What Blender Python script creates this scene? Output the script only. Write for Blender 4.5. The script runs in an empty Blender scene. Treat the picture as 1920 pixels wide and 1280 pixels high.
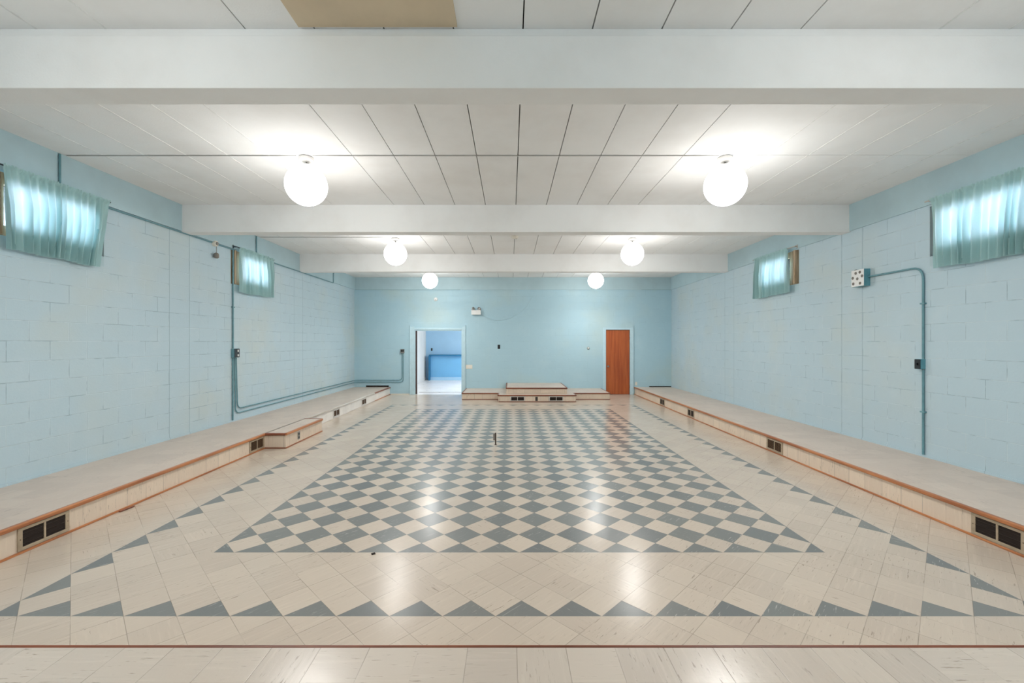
import bpy, math, random
from mathutils import Vector, Matrix
random.seed(7)
scene = bpy.context.scene
C = scene.collection
PI = math.pi
# ------------------------------------------------------------------ camera, world, exposure
CAM_Z = 1.664
cam_data = bpy.data.cameras.new('camera')
cam_data.sensor_width = 36.0
cam_data.lens = 820.0 / 1920.0 * 36.0
cam_data.shift_x = 3.0 / 1920.0
cam_data.shift_y = 2.0 / 1920.0
cam_data.clip_start = 0.05
cam = bpy.data.objects.new('camera', cam_data)
cam.location = (0, 0, CAM_Z)
cam.rotation_euler = (PI / 2, 0, 0)
C.objects.link(cam)
scene.camera = cam
vs = scene.view_settings
vs.view_transform = 'Standard'; vs.look = 'None'; vs.gamma = 1.0; vs.exposure = 0.94
vs.use_curve_mapping = False
GLOBE_L = 3.4          # radiance of the lamp globes
LAMP_DOWN_W = 42.0     # light each globe throws downward, watts
LAMP_ROUND_W = 14.0    # light each globe throws all round, watts
SKY_STRENGTH = 1.0
world = bpy.data.worlds.new('world'); scene.world = world
world.use_nodes = True
wn = world.node_tree; wn.nodes.clear()
wo = wn.nodes.new('ShaderNodeOutputWorld'); wb = wn.nodes.new('ShaderNodeBackground')
sky = wn.nodes.new('ShaderNodeTexSky'); sky.sky_type = 'HOSEK_WILKIE'; sky.turbidity = 6; sky.ground_albedo = 0.5
sky.sun_direction = (0.1, 0.6, 0.75)
mixw = wn.nodes.new('ShaderNodeMix'); mixw.data_type = 'RGBA'; mixw.inputs[0].default_value = 0.75
wn.links.new(sky.outputs[0], mixw.inputs[6]); mixw.inputs[7].default_value = (8.0, 8.5, 9.4, 1)
wn.links.new(mixw.outputs[2], wb.inputs[0]); wb.inputs[1].default_value = SKY_STRENGTH
wn.links.new(wb.outputs[0], wo.inputs[0])

# ------------------------------------------------------------------ room measures (metres)
XL, XR, YB, YN = -5.0, 5.16, 14.02, -0.75
ZC, ZB, ZBAND = CAM_Z + 2.088, CAM_Z + 1.675, CAM_Z + 1.69
HP = 0.24
TS = 0.2286
D = TS * math.sqrt(2)
BEAMS = [(2.88, 3.08), (6.63, 6.83), (10.33, 10.53)]
WIN = [(4.17, 5.38), (7.82, 9.03)]          # window openings along Y
WZ0, WZ1 = 2.60, 3.335

# ------------------------------------------------------------------ colour and materials
def lin(r, g, b):
    f = lambda c: (c / 255 / 12.92) if c / 255 <= 0.04045 else ((c / 255 + 0.055) / 1.055) ** 2.4
    return (f(r), f(g), f(b), 1.0)

class N:
    def __init__(s, name):
        s.m = bpy.data.materials.new(name); s.m.use_nodes = True
        s.t = s.m.node_tree; s.t.nodes.clear()
        s.out = s.t.nodes.new('ShaderNodeOutputMaterial')
        s.p = s.t.nodes.new('ShaderNodeBsdfPrincipled')
        s.t.links.new(s.p.outputs[0], s.out.inputs[0])
    def n(s, k, **kw):
        x = s.t.nodes.new(k)
        for a, b in kw.items(): setattr(x, a, b)
        return x
    def l(s, a, b): s.t.links.new(a, b)
    def put(s, sock, v):
        if hasattr(v, 'links') or isinstance(v, bpy.types.NodeSocket): s.l(v, sock)
        else: sock.default_value = v
    def math(s, op, a, b=0.0, c=0.0):
        x = s.n('ShaderNodeMath', operation=op)
        s.put(x.inputs[0], a); s.put(x.inputs[1], b); s.put(x.inputs[2], c)
        return x.outputs[0]
    def mix(s, f, a, b, mode='MIX'):
        x = s.n('ShaderNodeMix', data_type='RGBA', blend_type=mode)
        s.put(x.inputs[0], f); s.put(x.inputs[6], a); s.put(x.inputs[7], b)
        return x.outputs[2]
    def noise(s, vec, scale, detail=3, rough=0.55):
        x = s.n('ShaderNodeTexNoise'); x.inputs['Scale'].default_value = scale
        x.inputs['Detail'].default_value = detail; x.inputs['Roughness'].default_value = rough
        if vec is not None: s.l(vec, x.inputs['Vector'])
        return x.outputs[0]
    def ramp(s, f, a, b):
        x = s.n('ShaderNodeMapRange'); x.interpolation_type = 'SMOOTHSTEP'
        s.l(f, x.inputs[0]); x.inputs[1].default_value = a; x.inputs[2].default_value = b
        return x.outputs[0]
    def comb(s, x, y, z=0.0):
        c = s.n('ShaderNodeCombineXYZ'); s.put(c.inputs[0], x); s.put(c.inputs[1], y); s.put(c.inputs[2], z)
        return c.outputs[0]
    def pos(s):
        g = s.n('ShaderNodeNewGeometry'); q = s.n('ShaderNodeSeparateXYZ'); s.l(g.outputs['Position'], q.inputs[0])
        return g.outputs['Position'], q.outputs[0], q.outputs[1], q.outputs[2]
    def bump(s, h, dist, strength=1.0):
        b = s.n('ShaderNodeBump'); b.inputs['Distance'].default_value = dist; b.inputs['Strength'].default_value = strength
        s.l(h, b.inputs['Height']); s.l(b.outputs[0], s.p.inputs['Normal']); return b

def plain(name, col, rough=0.5, metal=0.0, var=0.08, scale=14.0, spec=0.5):
    k = N(name); _ = k.n('ShaderNodeTexCoord')
    f = k.noise(_.outputs['Object'], scale, 4)
    c2 = tuple(max(0, v * (1 - 2.2 * var)) for v in col[:3]) + (1,)
    k.l(k.mix(k.ramp(f, 0.35, 0.75), col, c2), k.p.inputs['Base Color'])
    k.p.inputs['Roughness'].default_value = rough; k.p.inputs['Metallic'].default_value = metal
    k.p.inputs['Specular IOR Level'].default_value = spec
    k.bump(k.noise(_.outputs['Object'], scale * 6, 2), 0.0006, 0.4)
    return k.m

def block_wall(name, axis, joints=1.0, pil=(), tint=(190, 212, 222)):
    k = N(name); p, x, y, z = k.pos()
    u = y if axis == 'Y' else x
    vec = k.comb(k.math('ADD', u, -4.749 + 0.413 * 40), k.math('ADD', z, -1.68 + 0.21 * 40))
    def brick(off):
        b = k.n('ShaderNodeTexBrick'); b.offset = off; b.offset_frequency = 2; b.squash = 1.0
        k.l(vec, b.inputs['Vector']); b.inputs['Scale'].default_value = 1.0
        b.inputs['Brick Width'].default_value = 0.413; b.inputs['Row Height'].default_value = 0.21
        b.inputs['Mortar Size'].default_value = 0.0045; b.inputs['Mortar Smooth'].default_value = 0.35
        b.inputs['Color1'].default_value = (0, 0, 0, 1); b.inputs['Color2'].default_value = (1, 1, 1, 1)
        b.inputs['Bias'].default_value = 0
        b.inputs['Mortar'].default_value = (0.5, 0.5, 0.5, 1)
        return b
    b1 = brick(0.5)
    fac = b1.outputs['Fac']
    line = None
    for (a, c) in pil:
        inside = k.math('MULTIPLY', k.math('GREATER_THAN', y, a), k.math('LESS_THAN', y, c))
        # stacked column: only horizontal joints, plus two vertical edge joints
        hz = k.math('ABSOLUTE', k.math('SUBTRACT', k.math('FRACT', k.math('DIVIDE', k.math('ADD', z, -1.68 + 8.4), 0.21)), 0.5))
        hj = k.ramp(hz, 0.478, 0.492)
        mx = k.n('ShaderNodeMix'); k.l(inside, mx.inputs[0]); k.l(fac, mx.inputs[2]); k.l(hj, mx.inputs[3])
        fac = mx.outputs[0]
        for e in (a, c):
            d = k.math('ABSOLUTE', k.math('SUBTRACT', y, e))
            g = k.math('SUBTRACT', 1.0, k.ramp(d, 0.002, 0.009))
            line = g if line is None else k.math('MAXIMUM', line, g)
    base = lin(*tint)
    r, g_, b_ = tint
    big = k.noise(p, 0.55, 3, 0.6)
    mid = k.noise(p, 2.3, 4, 0.6)
    col = k.mix(k.ramp(big, 0.45, 0.72), base, lin(r + 7, g_ - 2, b_ - 12))
    col = k.mix(k.math('MULTIPLY', k.ramp(mid, 0.5, 0.75), 0.35), col, lin(r + 14, g_ + 8, b_ + 5))
    # each block its own slight tone
    col = k.mix(k.math('MULTIPLY', b1.outputs['Color'], 0.16), col, lin(r - 12, g_ - 10, b_ - 9))
    # joints: pale smear along, darker crack in places
    crack = k.ramp(k.noise(p, 3.1, 3, 0.7), 0.46, 0.62)
    jc = k.mix(crack, lin(min(255, r + 16), min(255, g_ + 11), min(255, b_ + 8)), lin(r - 42, g_ - 38, b_ - 36))
    col = k.mix(k.math('MULTIPLY', fac, 0.75 * joints), col, jc)
    if line is not None:
        col = k.mix(k.math('MULTIPLY', line, 0.55), col, lin(r - 50, g_ - 42, b_ - 40))
    # chips and pin holes
    v = k.n('ShaderNodeTexVoronoi'); v.inputs['Scale'].default_value = 1.7; k.l(p, v.inputs['Vector'])
    chip = k.math('SUBTRACT', 1.0, k.ramp(v.outputs['Distance'], 0.012, 0.022))
    col = k.mix(k.math('MULTIPLY', chip, 0.6), col, lin(90, 110, 118))
    k.l(col, k.p.inputs['Base Color'])
    k.p.inputs['Roughness'].default_value = 0.55
    h = k.math('MULTIPLY', fac, -1.0 * joints)
    if line is not None: h = k.math('SUBTRACT', h, line)
    h = k.math('ADD', h, k.math('MULTIPLY', k.noise(p, 38, 4, 0.65), 0.55))
    h = k.math('ADD', h, k.math('MULTIPLY', k.noise(p, 5, 3, 0.6), 0.5))
    k.bump(h, 0.0032, 0.75)
    return k.m

def tile_mat(name, beige=(204, 190, 174), dark=(130, 131, 128), rough=0.22, streak=(170, 155, 140), grout=0.5, spec=0.26, wav=0.010):
    """Vinyl tile: UV carries metres from the tile centre, 'tile' carries random tone, direction and colour flag."""
    k = N(name); p, x, y, z = k.pos()
    uv = k.n('ShaderNodeUVMap', uv_map='UVMap'); q = k.n('ShaderNodeSeparateXYZ'); k.l(uv.outputs[0], q.inputs[0])
    at = k.n('ShaderNodeAttribute', attribute_name='tile'); a = k.n('ShaderNodeSeparateColor'); k.l(at.outputs['Color'], a.inputs[0])
    rnd, ori, flag = a.outputs[0], a.outputs[1], a.outputs[2]
    u, v = q.outputs[0], q.outputs[1]
    ov = k.n('ShaderNodeMix', data_type='VECTOR'); k.l(ori, ov.inputs[0])
    k.l(k.comb(k.math('MULTIPLY', u, 3.2), k.math('MULTIPLY', v, 42), k.math('MULTIPLY', rnd, 90)), ov.inputs[4])
    k.l(k.comb(k.math('MULTIPLY', u, 42), k.math('MULTIPLY', v, 3.2), k.math('MULTIPLY', rnd, 90)), ov.inputs[5])
    s1 = k.noise(ov.outputs[1], 1.0, 5, 0.62)
    s2 = k.noise(ov.outputs[1], 0.45, 3, 0.6)
    st = k.math('MULTIPLY', k.ramp(s1, 0.58, 0.78), k.ramp(s2, 0.45, 0.62))
    lb = lin(*beige); lb2 = lin(beige[0] - 9, beige[1] - 9, beige[2] - 8)
    cb = k.mix(rnd, lb, lb2)
    cb = k.mix(k.math('MULTIPLY', st, 0.8), cb, lin(*streak))
    cb = k.mix(k.math('MULTIPLY', k.ramp(s1, 0.5, 0.3), 0.35), cb, lin(min(255, beige[0] + 12), min(255, beige[1] + 12), min(255, beige[2] + 12)))
    # short scratches and flecks, sparse, along the tile grain
    fv = k.n('ShaderNodeMix', data_type='VECTOR'); k.l(ori, fv.inputs[0])
    k.l(k.comb(k.math('MULTIPLY', u, 11), k.math('MULTIPLY', v, 85), k.math('MULTIPLY', rnd, 47)), fv.inputs[4])
    k.l(k.comb(k.math('MULTIPLY', u, 85), k.math('MULTIPLY', v, 11), k.math('MULTIPLY', rnd, 47)), fv.inputs[5])
    fleck = k.math('MULTIPLY', k.ramp(k.noise(fv.outputs[1], 1.0, 3, 0.6), 0.615, 0.70), k.ramp(k.noise(p, 1.7, 3, 0.6), 0.38, 0.62))
    cb = k.mix(k.math('MULTIPLY', fleck, 0.55), cb, lin(104, 86, 72))
    ld = lin(*dark)
    cd = k.mix(rnd, ld, lin(dark[0] - 13, dark[1] - 11, dark[2] - 8))
    cd = k.mix(k.math('MULTIPLY', st, 0.65), cd, lin(dark[0] + 42, dark[1] + 42, dark[2] + 38))
    cd = k.mix(k.math('MULTIPLY', fleck, 0.6), cd, lin(198, 196, 188))
    col = k.mix(flag, cb, cd)
    wear = k.ramp(k.noise(p, 0.6, 3, 0.5), 0.4, 0.7)
    col = k.mix(k.math('MULTIPLY', wear, 0.10), col, lin(150, 140, 128))
    m = k.math('MAXIMUM', k.math('ABSOLUTE', u), k.math('ABSOLUTE', v))
    g = k.ramp(m, TS / 2 - 0.0026, TS / 2 - 0.0008)
    gv = k.ramp(k.noise(p, 2.4, 2), 0.3, 0.6)
    col = k.mix(k.math('MULTIPLY', k.math('MULTIPLY', g, gv), grout), col, lin(95, 82, 70))
    k.l(col, k.p.inputs['Base Color'])
    rr = k.n('ShaderNodeMapRange'); k.l(k.noise(p, 4.0, 4, 0.6), rr.inputs[0])
    rr.inputs[3].default_value = rough - 0.05; rr.inputs[4].default_value = rough + 0.02
    k.l(rr.outputs[0], k.p.inputs['Roughness'])
    k.p.inputs['Specular IOR Level'].default_value = spec
    h = k.math('MULTIPLY', g, -0.25)
    h = k.math('ADD', h, k.math('MULTIPLY', u, k.math('MULTIPLY', k.math('SUBTRACT', rnd, 0.5), wav * 1000)))
    h = k.math('ADD', h, k.math('MULTIPLY', k.noise(p, 2.6, 2, 0.5), 2.4))
    h = k.math('ADD', h, k.math('MULTIPLY', k.noise(p, 34.0, 4, 0.65), 0.55))
    k.bump(h, 0.001, 1.0)
    return k.m

def wood(name, c1, c2, rough=0.4, axis=2, sc=6.0):
    k = N(name); t = k.n('ShaderNodeTexCoord'); mp = k.n('ShaderNodeMapping')
    s = [sc * 4, sc * 4, sc * 4]; s[axis] = sc * 0.22
    mp.inputs['Scale'].default_value = s; k.l(t.outputs['Object'], mp.inputs[0])
    f = k.noise(mp.outputs[0], 1.0, 5, 0.6)
    k.l(k.mix(k.ramp(f, 0.35, 0.68), lin(*c1), lin(*c2)), k.p.inputs['Base Color'])
    k.p.inputs['Roughness'].default_value = rough
    k.bump(f, 0.0008, 0.5); return k.m

def ceiling_mat(name, col=(243, 243, 242)):
    k = N(name); p, x, y, z = k.pos()
    f = k.noise(p, 1.2, 4, 0.6)
    c = k.mix(k.ramp(f, 0.4, 0.75), lin(*col), lin(col[0] - 7, col[1] - 8, col[2] - 9))
    mk = k.ramp(k.noise(p, 4.5, 6, 0.75), 0.70, 0.76)
    c = k.mix(k.math('MULTIPLY', mk, 0.25), c, lin(150, 148, 144))
    k.l(c, k.p.inputs['Base Color']); k.p.inputs['Roughness'].default_value = 0.8
    k.bump(k.noise(p, 60, 4, 0.7), 0.002, 0.5); return k.m

M = {}
M['block_side'] = block_wall('block wall side', 'Y', 1.0, ((6.41, 6.81), (10.10, 10.52)))
M['block_back'] = block_wall('block wall back', 'X', 0.35, tint=(178, 211, 224))
M['band'] = plain('painted concrete band', lin(184, 210, 218), 0.6, var=0.04, scale=2.0)
M['paint_pipe'] = plain('pipe paint', lin(112, 158, 168), 0.45)  # also colours the painted shadow line on the back wall
M['paint_teal'] = plain('box paint teal', lin(96, 158, 172), 0.45)
M['floor'] = tile_mat('vinyl tile floor')
M['floor_near'] = tile_mat('vinyl tile platform waxed', beige=(203, 190, 176), rough=0.25, spec=0.8)
M['platform'] = tile_mat('vinyl tile platform', beige=(212, 196, 182), grout=0.12, rough=0.4)
M['riser'] = tile_mat('vinyl tile riser', beige=(232, 214, 194), streak=(190, 168, 148), rough=0.4, grout=0.8)
M['riser_white'] = tile_mat('vinyl tile riser pale', beige=(240, 236, 230), streak=(205, 200, 195), rough=0.35, grout=0.5)
M['annex_floor'] = tile_mat('vinyl tile annex', beige=(238, 238, 240), rough=0.3, grout=0.2)
M['ceiling'] = ceiling_mat('ceiling panel paint')
M['beam'] = ceiling_mat('beam paint', (243, 243, 242))
M['gap'] = plain('joint shadow gap', lin(90, 88, 84), 0.9)
M['filler'] = plain('joint filler', lin(240, 240, 238), 0.8)
M['tan'] = plain('tan board', lin(214, 196, 168), 0.8, var=0.05, scale=3)
M['nosing'] = wood('nosing wood', (200, 132, 84), (156, 94, 58), 0.35, 1, 5)
M['nosing_x'] = wood('nosing wood cross', (200, 132, 84), (156, 94, 58), 0.35, 0, 5)
M['nosing_dark'] = wood('nosing wood dark', (150, 88, 62), (112, 62, 44), 0.4, 0, 5)
M['nosing_pale'] = wood('nosing pale', (226, 220, 212), (190, 178, 166), 0.4, 1, 5)
M['door_wood'] = wood('door wood', (186, 98, 50), (160, 76, 38), 0.35, 2, 4)
M['frame_wood'] = wood('window frame wood', (208, 184, 154), (168, 140, 108), 0.5, 2, 8)
M['trim_paint'] = plain('door trim paint', lin(196, 224, 234), 0.4, var=0.03)
M['jamb_dark'] = wood('dark jamb wood', (78, 52, 44), (50, 34, 32), 0.5, 2, 6)
M['reg_metal'] = plain('register metal', lin(190, 172, 148), 0.4, 0.3, var=0.1)
M['reg_white'] = plain('register metal pale', lin(214, 208, 200), 0.4, 0.2, var=0.05)
M['dark'] = plain('dark cavity', lin(38, 26, 20), 0.9)
M['louvre'] = plain('louvre metal', lin(120, 92, 66), 0.5, 0.3)
M['screw'] = plain('screw head', lin(110, 96, 84), 0.35, 0.8)
M['black'] = plain('black plastic', lin(28, 30, 34), 0.35)
M['white_plastic'] = plain('white plastic', lin(238, 238, 236), 0.4, var=0.02)
M['cream'] = plain('cream plastic', lin(236, 230, 218), 0.4, var=0.03)
M['grey_metal'] = plain('grey metal', lin(150, 148, 144), 0.35, 0.7)
M['lamp_metal'] = plain('lamp fitting', lin(205, 203, 200), 0.4, 0.1, var=0.03)
M['louvre_dark'] = plain('dark louvre', lin(50, 38, 30), 0.6)
M['brown_metal'] = plain('brown metal', lin(84, 70, 60), 0.5, 0.4)
M['taupe'] = plain('taupe plate', lin(138, 132, 125), 0.6)
M['annex_blue'] = plain('annex blue paint', lin(172, 214, 246), 0.5, var=0.03, scale=1.5)
M['annex_blue2'] = plain('annex panel blue', lin(120, 188, 236), 0.45, var=0.03, scale=1.5)
M['annex_teal'] = plain('annex rail blue', lin(40, 120, 168), 0.4, var=0.03)
M['annex_white'] = plain('annex white paint', lin(242, 242, 240), 0.6, var=0.03, scale=2)
M['rod'] = plain('rod metal', lin(70, 84, 92), 0.4, 0.6)
M['rod_pale'] = plain('rod metal pale', lin(196, 190, 182), 0.4, 0.4)
# lamp glass
k = N('opal globe glass'); k.p.inputs['Base Color'].default_value = (1, 1, 1, 1)
k.p.inputs['Emission Color'].default_value = (1.0, 0.98, 0.95, 1); k.p.inputs['Emission Strength'].default_value = GLOBE_L
M['globe'] = k.m
# window glass
k = N('window glass'); tr = k.n('ShaderNodeBsdfTransparent'); tr.inputs[0].default_value = (0.93, 0.97, 1, 1)
gl = k.n('ShaderNodeBsdfGlossy'); gl.inputs['Roughness'].default_value = 0.05
fr = k.n('ShaderNodeFresnel'); ms = k.n('ShaderNodeMixShader')
k.l(fr.outputs[0], ms.inputs[0]); k.l(tr.outputs[0], ms.inputs[1]); k.l(gl.outputs[0], ms.inputs[2]); k.l(ms.outputs[0], k.out.inputs[0])
M['glass'] = k.m
# curtain cloth
k = N('curtain cloth'); t = k.n('ShaderNodeTexCoord')
w = k.noise(t.outputs['Object'], 220, 2); cc = k.mix(w, lin(188, 224, 222), lin(170, 212, 211))
df = k.n('ShaderNodeBsdfDiffuse'); tl = k.n('ShaderNodeBsdfTranslucent'); ms = k.n('ShaderNodeMixShader')
ms.inputs[0].default_value = 0.30; k.l(cc, df.inputs[0])
k.l(k.mix(0.85, cc, lin(232, 232, 240)), tl.inputs[0])
k.l(df.outputs[0], ms.inputs[1]); k.l(tl.outputs[0], ms.inputs[2]); k.l(ms.outputs[0], k.out.inputs[0])
M['curtain'] = k.m

# ------------------------------------------------------------------ mesh helpers
class MB:
    """collects geometry, builds ONE mesh object"""
    def __init__(s): s.v = []; s.f = []; s.mi = []; s.smooth = []; s.uv = {}; s.at = {}
    def add(s, vs_, fs, mi=0, smooth=False):
        o = len(s.v); s.v += [tuple(q) for q in vs_]
        for f in fs: s.f.append(tuple(o + i for i in f)); s.mi.append(mi); s.smooth.append(smooth)
        return s
    def box(s, x0, x1, y0, y1, z0, z1, mi=0):
        v = [(x, y, z) for x in (x0, x1) for y in (y0, y1) for z in (z0, z1)]
        return s.add(v, [(0, 1, 3, 2), (4, 6, 7, 5), (0, 4, 5, 1), (2, 3, 7, 6), (0, 2, 6, 4), (1, 5, 7, 3)], mi)
    def rbox(s, x0, x1, y0, y1, z0, z1, r, axis=1, mi=0, n=4):
        """box with the four edges along an axis rounded"""
        dims = [(x0, x1), (y0, y1), (z0, z1)]; a, b = [i for i in range(3) if i != axis]
        prof = []
        for (sx, sy, st) in ((1, 1, 0), (0, 1, 1), (0, 0, 2), (1, 0, 3)):
            cx = dims[a][sx] + (-r if sx else r); cy = dims[b][sy] + (-r if sy else r)
            for i in range(n + 1):
                t = (st + i / n) * PI / 2; prof.append((cx + r * math.cos(t), cy + r * math.sin(t)))
        m = len(prof); vv = []
        for e in dims[axis]:
            for (p, q) in prof:
                c = [0, 0, 0]; c[a] = p; c[b] = q; c[axis] = e; vv.append(c)
        fs = [(i, (i + 1) % m, m + (i + 1) % m, m + i) for i in range(m)]
        fs += [tuple(range(m))[::-1], tuple(range(m, 2 * m))]
        return s.add(vv, fs, mi)
    def tube(s, pts, r, n=10, mi=0):
        pts = [Vector(p) for p in pts]; rings = []; up = None
        for i, p in enumerate(pts):
            d = (pts[min(i + 1, len(pts) - 1)] - pts[max(i - 1, 0)]).normalized()
            if up is None:
                up = Vector((0, 0, 1)) if abs(d.z) < 0.9 else Vector((1, 0, 0))
            a = d.cross(up).normalized(); b = a.cross(d).normalized(); up = b
            rings.append([p + (a * math.cos(t) + b * math.sin(t)) * r for t in [2 * PI * j / n for j in range(n)]])
        vv = [q for rg in rings for q in rg]; fs = []
        for i in range(len(pts) - 1):
            for j in range(n): fs.append((i * n + j, i * n + (j + 1) % n, (i + 1) * n + (j + 1) % n, (i + 1) * n + j))
        s.add(vv, fs, mi, True)
        return s.add(rings[0] + rings[-1], [tuple(range(n))[::-1], tuple(range(n, 2 * n))], mi)
    def lathe(s, prof, c=(0, 0, 0), n=32, axis='Z', mi=0, smooth=True):
        """profile (radius, height) turned round an axis"""
        vv = []
        for (r, h) in prof:
            for j in range(n):
                t = 2 * PI * j / n; a, b = r * math.cos(t), r * math.sin(t)
                q = {'Z': (a, b, h), 'Y': (a, h, b), 'X': (h, a, b)}[axis]
                vv.append((q[0] + c[0], q[1] + c[1], q[2] + c[2]))
        fs = []
        for i in range(len(prof) - 1):
            for j in range(n): fs.append((i * n + j, i * n + (j + 1) % n, (i + 1) * n + (j + 1) % n, (i + 1) * n + j))
        s.add(vv, fs, mi, smooth)
        o = len(prof) - 1
        s.add(vv[:n], [tuple(range(n))[::-1]], mi); s.add(vv[o * n:], [tuple(range(n))], mi)
        return s
    def build(s, name, mats, parent=None, bevel=0.0):
        me = bpy.data.meshes.new(name); me.from_pydata(s.v, [], s.f)
        if not isinstance(mats, (list, tuple)): mats = [mats]
        for m in mats: me.materials.append(m)
        for i, p in enumerate(me.polygons): p.material_index = s.mi[i]; p.use_smooth = s.smooth[i]
        if s.uv or s.at:
            nl = len(me.loops); uu = [0.0] * (nl * 2); aa = [0.5, 1.0, 0.0, 1.0] * nl
            for i, p in enumerate(me.polygons):
                if i in s.uv:
                    for q, li in enumerate(p.loop_indices):
                        uu[2 * li:2 * li + 2] = s.uv[i][q]; aa[4 * li:4 * li + 4] = s.at[i]
            me.uv_layers.new(name='UVMap'); me.uv_layers['UVMap'].data.foreach_set('uv', uu)
            me.color_attributes.new('tile', 'FLOAT_COLOR', 'CORNER'); me.color_attributes['tile'].data.foreach_set('color', [float(v) for v in aa])
        me.update()
        o = bpy.data.objects.new(name, me); C.objects.link(o)
        if parent: o.parent = parent
        if bevel:
            b = o.modifiers.new('bevel', 'BEVEL'); b.width = bevel; b.segments = 2; b.limit_method = 'ANGLE'; b.angle_limit = 0.8
        return o

def tag(o, label=None, cat=None, group=None, kind=None):
    if label: o['label'] = label
    if cat: o['category'] = cat
    if group: o['group'] = group
    if kind: o['kind'] = kind
    return o
def thing(name, label, cat, loc=(0, 0, 0), rz=0.0, group=None):
    o = bpy.data.objects.new(name, None); o.empty_display_size = 0.1; C.objects.link(o)
    o.location = loc; o.rotation_euler = (0, 0, rz)
    return tag(o, label, cat, group)
def struct(o): o['kind'] = 'structure'; return o
def copy_tree(o, parent=None):
    c = o.copy(); C.objects.link(c); c.parent = parent
    for ch in list(o.children): copy_tree(ch, c)
    return c
def fillet(pts, r, n=6):
    pts = [Vector(p) for p in pts]; out = [pts[0]]
    for i in range(1, len(pts) - 1):
        a, b, c = pts[i - 1], pts[i], pts[i + 1]
        d1 = (a - b).normalized(); d2 = (c - b).normalized(); rr = min(r, (a - b).length * .45, (c - b).length * .45)
        p, q = b + d1 * rr, b + d2 * rr
        for j in range(n + 1):
            t = j / n; out.append(p * (1 - t) ** 2 + b * 2 * t * (1 - t) + q * t * t)
    return out + [pts[-1]]

def clip(poly, edge):
    """poly: list of 2D points; edge (nx, ny, c): keep nx*x + ny*y >= c"""
    out = []; nx, ny, c = edge
    for i in range(len(poly)):
        a, b = poly[i - 1], poly[i]; da, db = nx * a[0] + ny * a[1] - c, nx * b[0] + ny * b[1] - c
        if (da >= 0) != (db >= 0):
            t = da / (da - db); out.append((a[0] + (b[0] - a[0]) * t, a[1] + (b[1] - a[1]) * t))
        if db >= 0: out.append(b)
    return out
def clip_rect(poly, r):
    for e in ((1, 0, r[0]), (-1, 0, -r[1]), (0, 1, r[2]), (0, -1, -r[3])):
        if len(poly) < 3: return []
        poly = clip(poly, e)
    if len(poly) < 3: return []
    ar = abs(sum(poly[i - 1][0] * poly[i][1] - poly[i][0] * poly[i - 1][1] for i in range(len(poly)))) / 2
    return poly if ar > 1e-6 else []
def put_tile(mb, poly, cx, cy, ang, rnd, ori, flag, to3):
    ca, sa = math.cos(-ang), math.sin(-ang)
    uv = [((x - cx) * ca - (y - cy) * sa, (x - cx) * sa + (y - cy) * ca) for x, y in poly]
    i = len(mb.f); mb.add([to3(x, y) for x, y in poly], [tuple(range(len(poly)))])
    mb.uv[i] = uv; mb.at[i] = (rnd, ori, flag, 1)
def straight_tiles(mb, rect, to3, x_off=0.0, y_off=0.0, ori=None):
    x0, x1, y0, y1 = rect
    i0, i1 = int((x0 - x_off) // TS), int((x1 - x_off) // TS)
    j0, j1 = int((y0 - y_off) // TS), int((y1 - y_off) // TS)
    for i in range(i0, i1 + 1):
        for j in range(j0, j1 + 1):
            a, b = x_off + i * TS, y_off + j * TS
            p = clip_rect([(a, b), (a + TS, b), (a + TS, b + TS), (a, b + TS)], rect)
            if p: put_tile(mb, p, a + TS / 2, b + TS / 2, 0, random.random(), (random.random() < .5) if ori is None else ori, 0, to3)

# ------------------------------------------------------------------ FLOOR (diagonal tiles, checker field and saw-tooth border)
X0, Y0 = -7.28 * D, 3.468
fl = MB()
FX0, FX1, FY0, FY1 = XL, XR, YN, YB
R_in = (X0, X0 + 15 * D, Y0, Y0 + 23 * D)
R_bd = (X0 - 2.5 * D, X0 + 17.5 * D, Y0 - 2.5 * D, Y0 + 25.5 * D)
def ring(o, i): return [(o[0], i[0], o[2], o[3]), (i[1], o[1], o[2], o[3]), (i[0], i[1], o[2], i[2]), (i[0], i[1], i[3], o[3])]
R_all = (FX0, FX1, FY0, FY1)
for a2 in range(-24, 60):
    for b2 in range(-34, 80):
        if (a2 + b2) % 2: continue
        a, b = a2 / 2, b2 / 2
        if (a2 % 2) != (b2 % 2): continue
        cx, cy = X0 + a * D, Y0 + b * D
        if cx < FX0 - D or cx > FX1 + D or cy < FY0 - D or cy > FY1 + D: continue
        h = D / 2
        poly = [(cx + h, cy), (cx, cy + h), (cx - h, cy), (cx, cy - h)]
        rnd = random.random(); ori = 1.0 if random.random() < 0.12 else 0.0
        integer = (a2 % 2 == 0)
        on_border = (a in (-2.5, 17.5) and -2.5 <= b <= 25.5) or (b in (-2.5, 25.5) and -2.5 <= a <= 17.5)
        p = clip_rect(poly, R_in)
        if p: put_tile(fl, p, cx, cy, PI / 4, rnd, ori, 1 if integer else 0, lambda x, y: (x, y, 0))
        for r in ring(R_bd, R_in):
            p = clip_rect(poly, r)
            if p: put_tile(fl, p, cx, cy, PI / 4, rnd, ori, 1 if on_border else 0, lambda x, y: (x, y, 0))
        for r in ring(R_all, R_bd):
            p = clip_rect(poly, r)
            if p: put_tile(fl, p, cx, cy, PI / 4, rnd, ori, 0, lambda x, y: (x, y, 0))
fl.box(FX0 - .2, FX1 + .2, FY0 - .2, FY1 + .09, -0.15, -0.002)
struct(fl.build('floor', M['floor']))

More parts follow.
